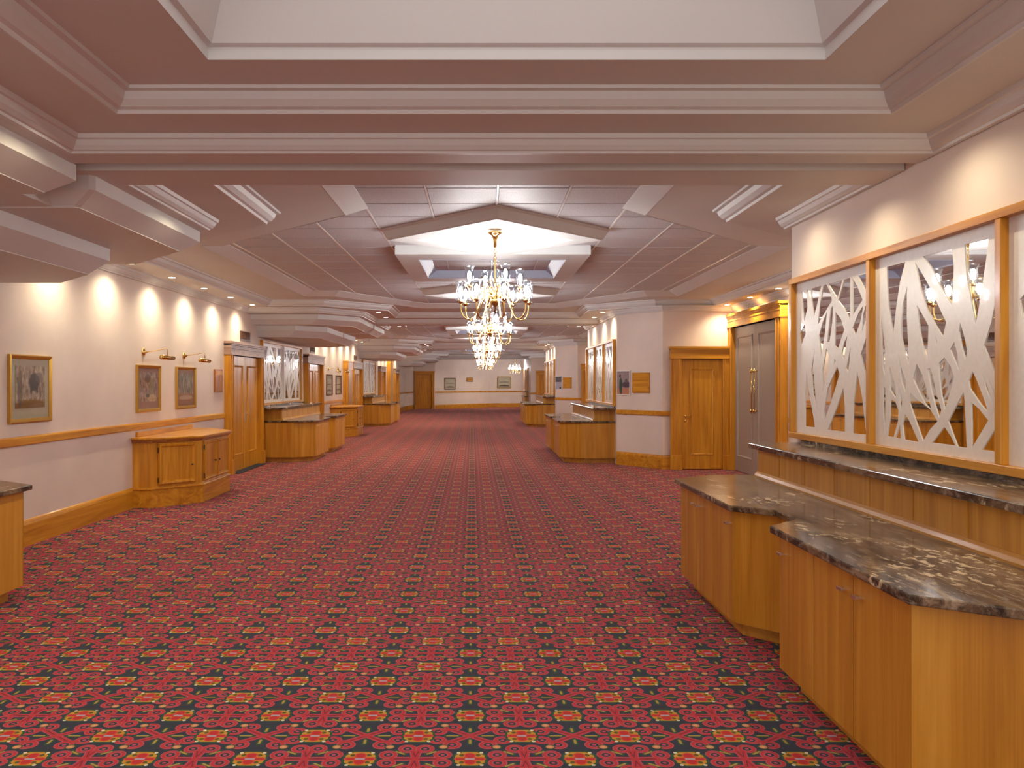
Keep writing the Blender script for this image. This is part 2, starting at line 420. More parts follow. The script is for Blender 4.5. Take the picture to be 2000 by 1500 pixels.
# near coffer over the camera
slabs(ceil, [(-3.2, -1.36, 1.70), (4.13, -1.36, 1.70)], A_, TOP)
ceil.box(-4.9, 5.3, 4.13, 5.82, A_, TOP)
op = []      # opening rows in bay 0
OPEN = [(5.82, -1.30, 1.55), (7.95, -1.30, 1.55), (9.70, -3.02, 3.16), (9.705, -3.28, 3.60), (15.40, -3.28, 3.60), (15.405, -2.73, 3.05), (17.85, -1.31, 1.63)]
for k in range(4):
    rows = [(y+k*M, a, b_) for y, a, b_ in OPEN if y+k*M < YF]
    slabs(ceil, rows, A_, T_+.03)
    ceil.box(-4.9, 5.3, rows[-1][0], min(5.82+(k+1)*M, YF), A_, T_+.03)
ceiling = struct(ceil, 'ceiling', M_CEIL)
# backing above the tiles
back = MB().box(-4.9, 5.3, 5.7, YF, T_+.035, T_+.06); back.build('tile_backing', M_CEIL, ceiling)
# lower soffits: level B (between the mouldings) and level C (wall level / beam)
sb = MB(); sc_ = MB(); crown = []; 
LB, RB, LC, RC = -2.02, 2.26, -2.50, 2.74
sb.box(-4.9, LB, -3.2, 4.60, B_, A_); sb.box(RB, 5.3, -3.2, 4.60, B_, A_)
sb.box(-4.9, 5.3, 4.60, 5.30, B_, A_)
CR1 = [(0, B_), (.012, B_), (.02, B_+.02), (.045, B_+.028), (.075, B_+.06), (.09, B_+.098), (.125, B_+.102), (.13, A_+.004), (0, A_+.004)]
CR2 = [(0, C_), (.03, C_), (.035, C_+.014), (.05, C_+.018), (.07, C_+.04), (.085, C_+.07), (.10, C_+.075), (.11, B_+.004), (0, B_+.004)]
def neg(p): return [(-d, z) for d, z in p]
def crown_path(path, prof, side): crown.append(MB().sweep(path, prof if side > 0 else neg(prof)))
crown_path([(RB, -3.2), (RB, 4.60), (LB, 4.60), (LB, -3.2)], CR1, 1)
crown_path([(RC, -3.2), (RC, 5.05), (LC, 5.05), (LC, -3.2)], CR2, 1)
sc_.box(-4.9, LC, -3.2, 5.05, C_, B_)
sc_.box(-4.9, RC, 5.05, 5.24, C_, B_)
sc_.box(-4.9, RC, 5.24, 5.42, C_+.07, B_)      # recessed joint
def beam(y): sc_.box(-4.9, RC if y > 6 else RC, y+5.42, y+5.82, C_, B_)
for k in range(0, 4):
    y = k*M
    beam(y)
    sb.box(-4.9, 5.3, y+5.30, y+5.82, B_, A_)
    # near half of the bay, left and right lobes
    sb.prism([(-4.9, y+5.82), (LB, y+5.82), (LB, y+7.78), (-3.05, y+8.85), (-4.15, y+8.85), (-4.15, y+12), (-4.9, y+12)], B_, A_)
    sb.prism([(5.3, y+5.82), (RB, y+5.82), (RB, y+7.68), (3.35, y+8.75), (4.46, y+8.75), (4.46, y+12), (5.3, y+12)], B_, A_)
    crown_path([(LB, y+5.82), (LB, y+7.78), (-3.05, y+8.85), (-4.15, y+8.85), (-4.15, y+16.10), (-3.07, y+16.10), (-1.95, y+17.15), (-1.98, y+18.95),
                (2.22, y+18.95), (2.20, y+17.15), (3.35, y+16.10), (4.46, y+16.10), (4.46, y+8.75), (3.35, y+8.75), (RB, y+7.68), (RB, y+5.82)], CR1, -1)
    if y+20 < 56:
        sb.prism([(-4.9, y+12), (-4.15, y+12), (-4.15, y+16.10), (-3.07, y+16.10), (-1.95, y+17.15), (-1.98, y+18.95), (-4.9, y+18.95)], B_, A_)
        sb.prism([(5.3, y+12), (4.46, y+12), (4.46, y+16.10), (3.35, y+16.10), (2.20, y+17.15), (2.22, y+18.95), (5.3, y+18.95)], B_, A_)
        sb.box(-4.9, 5.3, y+18.95, y+19.65, B_, A_)
        # level C lobes
        sc_.prism([(-4.9, y+16.40), (-3.25, y+16.40), (-2.52, y+17.35), (LC, y+19.40), (-4.9, y+19.40)], C_, B_)
        sc_.box(-4.9, RC, y+19.40, y+19.59, C_, B_); sc_.box(-4.9, RC, y+19.59, y+19.77, C_+.07, B_)
        crown_path([(XL+.0, y+8.35), (XL, y+16.40), (-3.25, y+16.40), (-2.52, y+17.35), (LC, y+19.40), (RC, y+19.40), (RC, y+17.02), (3.48, y+16.05), (XRR, y+16.05), (XRR, y+7.45)], CR2, -1)
    sc_.prism([(-4.9, y+5.82), (LC, y+5.82), (LC, y+7.55), (-3.25, y+8.35), (-4.9, y+8.35)], C_, B_)
    crown_path([(LC, y+5.82), (LC, y+7.55), (-3.25, y+8.35), (XL, y+8.35)], CR2, -1)
    crown_path([(RC, y+5.82), (RC, y+7.5)], CR2, 1)
struct(sb, 'ceiling', M_CEIL); struct(sc_, 'ceiling', M_CEIL)
for i, mb in enumerate(crown): struct(mb, 'trim_%d' % (i+1), M_CROWN)
TN = [len(crown)+1]
def trimname():
    TN[0] += 1; return 'trim_%d' % (TN[0]-1)
# rims of the tile fields
for k in range(4):
    L = [(a, y+k*M) for y, a, b_ in OPEN]; R = [(b_, y+k*M) for y, a, b_ in OPEN][::-1]
    L = [L[0], L[1], (-3.02, L[2][1]), L[3], L[4], L[5], L[6]]
    path = [p for p in L+R if p[1] < YF]
    if k == 3: continue
    struct(MB().sweep(path, [(0, A_-.004), (-.035, A_+.012), (-.20, T_), (-.20, T_+.02), (.0, T_+.02)], True), trimname(), M_CROWN)
# light well over the camera
wl = MB()
z0, z1 = A_, A_+.75
outer = [(-1.36, -2.6), (1.70, -2.6), (1.70, 4.13), (-1.36, 4.13)]
wl.sweep(outer, [(.004, z0-.002), (.004, z0+.06), (.03, z0+.07), (.28, z1), (-.1, z1), (-.1, z0+.1)], True)
struct(wl, trimname(), M_CROWN)
struct(MB().box(-1.6, 1.95, -2.8, 4.3, z1, z1+.05), 'ceiling', M_CEIL)

l = bpy.data.lights.new('coffer_fill', 'AREA'); l.energy = 26; l.color = (1.0, .96, .93); l.shape = 'RECTANGLE'; l.size = 2.4; l.size_y = 5.6  # fill light added under the closed coffer cap to brighten the foreground
lo = bpy.data.objects.new('coffer_fill', l); C.objects.link(lo); lo.location = (.17, .75, A_+.74)
# tiles: bay 0 one by one, later bays joined
P = .627; tx0 = .135-.627*6; ty0 = 7.216-.630*3
tm = MB().box(-.3, .3, -.3, .3, 0, .02).build('ceiling_tile', M_TILE, ceiling); me_tile = tm.data
first = True; stuff = [MB(), MB()]
bars = MB()
def inside(x, y):
    for (ya, la, ra), (yb, lb, rb) in zip(OPEN, OPEN[1:]):
        if ya <= y <= yb and yb > ya:
            f = (y-ya)/(yb-ya); return la+(lb-la)*f-.42 < x < ra+(rb-ra)*f+.42
    return False
nt_ = 0
for j in range(20):
    for i in range(13):
        x = tx0+P*(i+.5)-.627*.0; y = ty0+.630*(j+.5)
        if y < 5.9 or y > 17.9 or not inside(x, y): continue
        if abs(x-.14) < .45 and (abs(y-9.15) < .45 or abs(y-15.0) < .4): continue
        o = tm if first else bpy.data.objects.new('ceiling_tile', me_tile)
        if not first: C.objects.link(o); o.parent = ceiling
        o.location = (x, y, T_+.005+random.uniform(0, .003)); first = False; nt_ += 1
        for q in (1, 2):
            stuff[q-1].box(x-.3, x+.3, y+q*M-.3, y+q*M+.3, T_+.005, T_+.025)
for sfo in stuff:
    o = sfo.build('ceiling_tile', M_TILE, ceiling); o['kind'] = 'stuff'
for q in range(3):
    for i in range(1, 12):
        x = tx0+P*i; bars.box(x-.009, x+.009, 5.85+q*M, 17.8+q*M, T_, T_+.02)
bars.build('ceiling_grid', M_WHITE, ceiling)

# diamonds and skylight boxes hanging in the tile fields
def diamond(y, a1=1.27, a2=1.17, ah=.83):
    cx = .14; sq = lambda a: [(cx-a, y), (cx, y-a), (cx+a, y), (cx, y+a)]
    mb = MB(); zb = EYE+1.565; zt = T_+.03; zi = EYE+1.665
    lv = [(a1, zt), (a1, T_-.0), (a1-.03, T_-.02), (a2+.02, zb+.015), (a2, zb), (ah+.03, zb), (ah, zb+.01), (ah-.12, zi), (ah-.12, zi+.02)]
    vs = []; fs = []
    for a, z in lv: vs += [(px, py, z) for px, py in sq(a)]
    n = len(lv)
    for r in range(n-1):
        for q in range(4): fs.append((r*4+q, r*4+(q+1)%4, (r+1)*4+(q+1)%4, (r+1)*4+q))
    fs.append(tuple((n-1)*4+q for q in range(4)))
    mb.add(vs, fs); return mb
def skybox(y):
    mb = MB(); zb = EYE+1.575; cx = .13
    rect = lambda x, yy: [(cx-x, y-yy), (cx+x, y-yy), (cx+x, y+yy), (cx-x, y+yy)]
    lv = [(1.20, 1.38, T_+.03), (1.20, 1.38, zb+.0), (.94, .93, zb)]
    vs = []; fs = []
    for a, b2, z in lv: vs += [(px, py, z) for px, py in rect(a, b2)]
    for r in range(2):
        for q in range(4): fs.append((r*4+q, r*4+(q+1)%4, (r+1)*4+(q+1)%4, (r+1)*4+q))
    mb.add(vs, fs)
    w_ = MB(); lv = [(.94, .93, zb-.004), (.93, .92, zb+.015), (.78, .90, EYE+1.72), (.78, .90, EYE+1.76), (.74, .86, EYE+1.76), (.74, .86, EYE+1.83)]
    vs = []; fs = []
    for a, b2, z in lv: vs += [(px, py, z) for px, py in rect(a, b2)]
    for r in range(len(lv)-1):
        for q in range(4): fs.append((r*4+q, r*4+(q+1)%4, (r+1)*4+(q+1)%4, (r+1)*4+q))
    w_.add(vs, fs)
    cap = MB().box(cx-.8, cx+.8, y-.9, y+.9, EYE+1.83, EYE+1.85)
    return mb, w_, cap
for k in range(3):
    for yy in (9.15, 15.0):
        struct(diamond(yy+k*M), trimname(), M_CROWN)
    a, b_, c_ = skybox(11.6+k*M)
    o = struct(a, trimname(), M_CROWN); b_.build('skylight_lining', M_WELL, o); c_.build('skylight_cap', M_WELL, o)
    l = bpy.data.lights.new('well', 'AREA'); l.energy = 34; l.color = (.62, .76, 1.0); l.shape = 'RECTANGLE'; l.size = 1.4; l.size_y = 1.5
    lo = bpy.data.objects.new('well_fill', l); C.objects.link(lo); lo.location = (.13, 11.6+k*M, EYE+1.825)  # blue area light added inside each skylight box for more downward light

# bulkheads on the left, stepped, above each counter
def bulkhead(y0, y1):
    """y0..y1 outer ends of the upper tier"""
    def plan(x, ya, yb, ch): return [(XL-.05, ya), (x-ch, ya), (x, ya+ch*1.1), (x, yb-ch*1.1), (x-ch, yb), (XL-.05, yb)]
    def loft(levels):
        mb = MB(); vs = []; fs = []; n = 6
        for pl, z in levels: vs += [(px, py, z) for px, py in pl]
        for r in range(len(levels)-1):
            for q in range(n): fs.append((r*n+q, r*n+(q+1)%n, (r+1)*n+(q+1)%n, (r+1)*n+q))
        fs += [tuple(range(n)), tuple((len(levels)-1)*n+q for q in range(n))[::-1]]
        return mb.add(vs, fs)
    ym = (y0+y1)/2+.1
    out = []
    for ya, yb, ca, cb in ((y0, ym-.10, .72, .03), (ym+.10, y1, .03, .72)):
        def plan2(x, ins):
            return [(XL-.05, ya+ins), (x-ca, ya+ins), (x, ya+ins+ca*1.1), (x, yb-ins-cb*1.1), (x-cb, yb-ins), (XL-.05, yb-ins)]
        out.append(loft([(plan2(-2.58, 0), C_+.005), (plan2(-2.58, 0), EYE+1.285), (plan2(-2.73, .10), EYE+1.19), (plan2(-2.73, .10), EYE+1.185)]))
    core = MB().box(XL, -2.9, ym-.2, ym+.2, EYE+1.19, C_)
    for ya, yb, ca, cb in ((y0+.42, ym-.04, .55, .02), (ym+.04, y1-.42, .02, .55)):
        def plan3(x, ins):
            return [(XL-.05, ya+ins), (x-ca, ya+ins), (x, ya+ins+ca*1.1), (x, yb-ins-cb*1.1), (x-cb, yb-ins), (XL-.05, yb-ins)]
        out.append(loft([(plan3(-3.30, 0), EYE+1.20), (plan3(-3.30, 0), EYE+1.08), (plan3(-3.45, .08 if ca > .1 or cb > .1 else 0), EYE+.955), (plan3(-3.45, .08), EYE+.95)]))
    core2 = MB().box(XL, -3.6, ym-.1, ym+.1, EYE+.955, EYE+1.19)
    return out+[core, core2]
for y0, y1 in ((-1.5, 8.35), (16.75, 22.75), (31.1, 37.1), (45.45, 50.2)):
    mb = MB()
    for m_ in bulkhead(y0, y1) if y0 > 0 else bulkhead(2.25, 8.42): mb.add(m_.v, m_.f)
    struct(mb, 'ceiling', M_CROWN)

# ------------------------------------------------------------------ baseboards and chair rails
BB = [(0, 0), (.028, 0), (.028, .22), (.022, .245), (.012, .26), (0, .27)]
CRL = [(0, 1.03), (.022, 1.03), (.03, 1.04), (.03, 1.105), (.022, 1.118), (0, 1.122)]
def runs(name, segs, prof, mat, side):
    mb = MB()
    for s_ in segs: mb.sweep(s_, prof if side > 0 else neg(prof))
    struct(mb, name, mat)
lseg = [[(XL, 6.6), (XL, 15.02)], [(XL, 23.9), (XL, 29.4)], [(XL, 38.2), (XL, 43.7)]]
runs('baseboard_left', [[(XL, 6.6), (XL, 11.08)], [(XL, 13.4), (XL, 15.0)], [(XL, 17.35), (XL, 17.4)], [(XL, 23.9), (XL, 25.4)], [(XL, 27.8), (XL, 29.4)], [(XL, 37.9), (XL, 50.5)]], BB, M_WOODY, -1)
runs('trim_91', [[(XL, 4), (XL, 15.0)], [(XL, 23.9), (XL, 29.4)], [(XL, 37.9), (XL, 50.5)]], CRL, M_WOODY, -1)
rs = [[(XR, 17.20), (XR, 17.03), (3.48, 16.08), (3.62, 16.08)], [(XR, 31.55), (XR, 31.38), (3.48, 30.43), (3.62, 30.43)], [(XR, 49.5), (XR, 47.18), (3.04, 47.18)]]
rs = [s_[1:] if i < 2 else s_ for i, s_ in enumerate(rs)]
runs('baseboard_right', rs, BB, M_WOODX, -1)
runs('trim_92', rs, CRL, M_WOODX, -1)
rr = [[(XRR, 7.5), (XRR, 13.15)], [(XRR, 21.8), (XRR, 27.5)]]
runs('baseboard_recess', rr, BB, M_WOODY, 1); runs('trim_93', rr, CRL, M_WOODY, 1)
fs_ = [[(-4.62, 50.6), (-4.39, 52.95)], [(-3.02, 53.63), (.46, 57.4), (2.75, 57.76)]]
runs('baseboard_far', fs_, BB, M_WOODX, -1); runs('trim_94', fs_, CRL, M_WOODX, -1)

# ------------------------------------------------------------------ doors (local: x across, y out of the wall toward -y, z up)
DN = [0]
def door(loc, rz, W, H, leafs=1, fw=.21, head=.24, wd=None, leafmat=None, dep=.10, big=False, headmat=None, pulls=False, knobside=-1, mat_along='Z', rosette=False):
    DN[0] += 1
    r = bpy.data.objects.new('door_%d' % DN[0], None); C.objects.link(r); r.location = loc; r.rotation_euler = (0, 0, rz); r['kind'] = 'structure'
    wd = wd or M_WOODZ; leafmat = leafmat or M_WOODZ; hm = headmat or M_WOODX
    for s_ in (-1, 1):
        x0 = s_*W/2; x1 = s_*(W/2-fw)
        j = MB().box(x0, x1, -dep, 0, 0, H-head)
        j.box(x0-s_*.045, x0-s_*.07, -dep-.014, -dep+.002, .27, H-head); j.box(x1+s_*.03, x1+s_*.055, -dep-.014, -dep+.002, .27, H-head)
        j.box(x0+s_*.012, x1-s_*.0, -dep-.03, -dep+.002, 0, .27)
        j.build('door_jamb', wd, r, bevel=.004)
    hd = MB().box(-W/2-.01, W/2+.01, -dep-.006, 0, H-head, H-.045)
    hd.box(-W/2-.03, W/2+.03, -dep-.035, 0, H-.045, H).box(-W/2-.01, W/2+.01, -dep-.022, 0, H-.075, H-.045)
    hd.box(-W/2-.015, W/2+.015, -dep-.02, 0, H-head, H-head+.03)
    hd.box(-W/2-.01, W/2+.01, -dep-.014, 0, H-head*.55, H-head*.55+.012)
    hd.build('door_head', hm, r, bevel=.003)
    ow = W-2*fw; oh = H-head; lw = ow/leafs
    MB().box(-ow/2, ow/2, -.012, .0, 0, oh).build('door_rebate', M_DARKW if not big else M_GREY, r)
    for i in range(leafs):
        a = -ow/2+i*lw+.004; b2 = a+lw-.008
        lf = MB().box(a, b2, -.045, -.006, .012, oh-.008).build('door_leaf', leafmat, r, bevel=.002)
        m1 = .16 if lw > .75 else .12
        def moul(za, zb):
            mb = MB(); x0, x1 = a+m1, b2-m1
            mb.xf(Matrix()) 
            pts = [(x0, za), (x1, za), (x1, zb), (x0, zb)]
            t = MB().sweep(pts, [(0, 0), (0, .012), (.012, .020), (.028, .014), (.034, 0)], True)
            t.v = [(x, -.045-z, y) for x, y, z in t.v]; return t
        zb = oh-.18
        if leafs == 1 or big: p_ = moul(.28, zb)
        else: p_ = moul(.30, zb)
        p_.build('door_moulding', leafmat, lf)
        if pulls:
            xs = (b2-.07) if i == 0 else (a+.07)
            h = MB().tube([(xs, -.095, 1.12), (xs, -.095, 1.92)], .011, 8)
            for z in (1.17, 1.87): h.tube([(xs, -.045, z), (xs, -.10, z)], .012, 8).lathe([(0, -.03), (.02, -.02), (.026, 0), (.02, .02), (0, .03)], (xs, -.105, z), 8)
            h.build('pull_handle', M_BRASS, lf, True)
        elif leafs == 1:
            xs = a+.07 if knobside < 0 else b2-.07; s_ = 1 if knobside < 0 else -1
            h = MB().lathe([(0, 0), (.026, 0), (.026, -.01), (.012, -.014), (.010, -.045), (0, -.045)], (xs, -.045, 1.02), 10, 'Y')
            h.tube([(xs, -.088, 1.02), (xs+s_*.11, -.088, 1.02)], .009, 6)
            h.lathe([(0, 0), (.022, 0), (.022, -.008), (0, -.008)], (xs, -.045, .93), 10, 'Y')
            h.build('door_handle', M_BRASS, lf, True)
        elif i == 1:
            xs = a+.05
            h = MB().box(xs-.02, xs+.02, -.052, -.045, .92, 1.12).tube([(xs, -.085, 1.05), (xs+.11, -.085, 1.05)], .009, 6).tube([(xs, -.045, 1.05), (xs, -.088, 1.05)], .010, 6)
            h.build('door_handle', M_CHROME, lf)
    if leafs == 2 and not big: MB().box(-ow/2, ow/2, -dep-.10, -.045, 0, .011).build('door_sill', M_MAT, r)
    return r
# right-hand: single doors on the near faces of the blocks, grey double doors on the recessed wall
door((4.21, 16.06, 0), 0, 1.20, 2.36)
door((4.21, 30.41, 0), 0, 1.20, 2.36)
door((3.65, 47.17, 0), 0, 1.22, 2.36)
door((XRR, 14.67, 0), -PI/2, 2.85, 2.97, 2, .24, .26, leafmat=M_GREY, big=True, pulls=True, headmat=M_WOODY, dep=.12)
door((XRR, 29.0, 0), -PI/2, 2.85, 2.97, 2, .24, .26, leafmat=M_GREY, big=True, pulls=True, headmat=M_WOODY, dep=.12)
# left-hand double doors
door((XL, 16.18, 0), PI/2, 2.30, 2.42, 2, .20, .25, headmat=M_HEAD, dep=.12)
door((XL, 22.80, 0), PI/2, 2.20, 2.42, 2, .20, .25, headmat=M_HEAD, dep=.12)
door((XL, 30.5, 0), PI/2, 2.20, 2.42, 2, .20, .25, headmat=M_HEAD, dep=.12)
door((XL, 38.2, 0), PI/2, 2.0, 2.42, 2, .20, .25, headmat=M_HEAD, dep=.12)
door((XL, 44.6, 0), PI/2, 2.0, 2.42, 2, .20, .25, headmat=M_HEAD, dep=.12)
# far door
a_far = math.atan2(.6, 1.35)
door((-3.72, 53.27, 0), a_far, 1.34, 2.42, 1, .20, .22)

# free-standing wooden pilasters by the far left doors
def pilaster(y, wdt, H, label):
    t = thing('wall_pilaster', (XL, y, 0), label, 'pilaster', None)
    MB().box(0, .16, -wdt/2, wdt/2, .27, H-.3).box(.16, .175, -wdt/2+.05, wdt/2-.05, .32, H-.34).build('shaft', M_WOODZ, t, bevel=.004)
    MB().box(0, .19, -wdt/2-.03, wdt/2+.03, 0, .27).build('base', M_WOODZ, t, bevel=.004)
    MB().box(0, .18, -wdt/2-.01, wdt/2+.01, H-.3, H-.03).box(0, .20, -wdt/2-.03, wdt/2+.03, H-.03, H).build('capital', M_WOODZ, t, bevel=.004)
    return t
pilaster(28.35, 1.0, 2.40, 'honey wood pilaster on the left wall just past the two dark-framed pictures')
pilaster(41.3, 1.3, 2.9, 'tall honey wood pilaster on the far left wall behind the third left counter')

# ------------------------------------------------------------------ counters
def counter(loc, side, label):
    """local x = -side*d (d = distance out of the wall), y along the hall"""
    S = lambda pts: [(-side*d, y) for d, y in pts]
    t = thing('bar_counter', loc, label, 'counter', 'stone-topped bar counters')
    top = [(0, 2.17), (.76, 2.17), (1.16, 1.89), (1.16, .39), (.935, .17), (.935, -.17), (1.16, -.39), (1.16, -1.89), (.76, -2.17), (0, -2.17)]
    MB().prism(S(top), .832, .872).build('worktop', M_MARBLE, t, bevel=.007)
    car = [(0, 2.13), (.70, 2.13), (1.10, 1.83), (1.10, .43), (.89, .21), (.89, -.21), (1.10, -.43), (1.10, -1.83), (.70, -2.13), (0, -2.13)]
    MB().prism(S(car), .10, .832).build('carcass', M_VENZ, t)
    pl = [(0, 2.07), (.66, 2.07), (1.03, 1.78), (1.03, .50), (.82, .28), (.82, -.28), (1.03, -.50), (1.03, -1.78), (.66, -2.07), (0, -2.07)]
    MB().prism(S(pl), 0, .10).build('plinth', M_VENX, t)
    # chamfer cheek panels and the step between the lobes
    for s_ in (-1, 1):
        for d0, y0, d1, y1 in ((1.12, 1.835, .70, 2.15), ):
            a = Vector((d0, s_*y0)); b_ = Vector((d1, s_*y1)); 
            MB().prism(S([(a.x, a.y), (b_.x, b_.y), (b_.x-.02, b_.y-s_*.02), (a.x-.03, a.y-s_*.0)]), .102, .829).build('end_panel', M_VENZ, t)
        for ya, yb, hy in ((.43, .90, .50), (.905, 1.335, 1.26), (1.34, 1.83, 1.41)):
            dr = MB().box(-side*1.095, -side*1.12, s_*(ya+.002), s_*(yb-.002), .104, .826).build('cupboard_door', M_VENZ, t, bevel=.0015)
            h = MB().box(-side*1.12, -side*1.150, s_*hy-.020, s_*hy-.014, .736, .742).box(-side*1.12, -side*1.150, s_*hy+.014, s_*hy+.020, .736, .742)
            h.box(-side*1.144, -side*1.152, s_*hy-.024, s_*hy+.024, .732, .746).build('pull_handle', M_CHROME, dr)
        MB().box(-side*.0, -side*.70, s_*2.13, s_*2.15, .102, .829).build('end_panel', M_VENZ, t)
    # raised back shelf
    MB().prism(S([(0, 2.03), (.42, 2.03), (.42, -2.03), (0, -2.03)]), .872, 1.105).build('riser', M_VENZ, t)
    n = 8; L = 4.06/n
    for i in range(n):
        y = -2.03+i*L
        MB().box(-side*.42, -side*.426, y+.008, y+L-.008, .915, 1.103).build('riser_panel', M_VENZ, t)
    MB().sweep([(-side*.42, -2.03), (-side*.42, 2.03)] if side > 0 else [(-side*.42, 2.03), (-side*.42, -2.03)], [(0, .872), (.036, .872), (.036, .885), (.026, .905), (.012, .918), (0, .92)]).build('riser_trim', M_VENX, t)
    led = [(0, 2.20), (.40, 2.20), (.475, 2.13), (.475, -2.13), (.40, -2.20), (0, -2.20)]
    MB().prism(S(led), 1.105, 1.15).build('ledge_slab', M_MARBLE, t, bevel=.007)
    MB().box(-side*.0, -side*.03, -2.12, 2.12, 1.15, 1.185).build('upstand', M_MARBLE, t)
    return t
counter((XR-.003, 5.0, 0), 1, 'stone-topped oak bar counter filling the right foreground')
counter((XR-.003, 19.38, 0), 1, 'stone-topped oak bar counter under the second lattice mirror on the right')
counter((XR-.003, 33.7, 0), 1, 'stone-topped oak bar counter under the third lattice mirror on the right, far down the hall')
fu = thing('wall_shelf', (XR-.003, 51.8, 0), 'narrow wooden shelf unit with dark stone top in the far right corner', 'shelf')
MB().box(-.20, 0, -2.1, 2.1, 0, .83).build('base', M_VENZ, fu); MB().box(-.24, 0, -2.15, 2.15, .83, .87).build('lower_top', M_MARBLE, fu)
MB().box(-.12, 0, -2.1, 2.1, .87, 1.11).build('riser', M_VENZ, fu); MB().box(-.16, 0, -2.15, 2.15, 1.11, 1.15).build('upper_top', M_MARBLE, fu)
counter((XL+.003, 4.58, 0), -1, 'stone-topped oak bar counter cut off by the left edge of the photo')
counter((XL+.003, 19.6, 0), -1, 'stone-topped oak bar counter on the left past the first pair of wooden doors')
counter((XL+.003, 33.95, 0), -1, 'stone-topped oak bar counter on the left beyond the second sideboard')

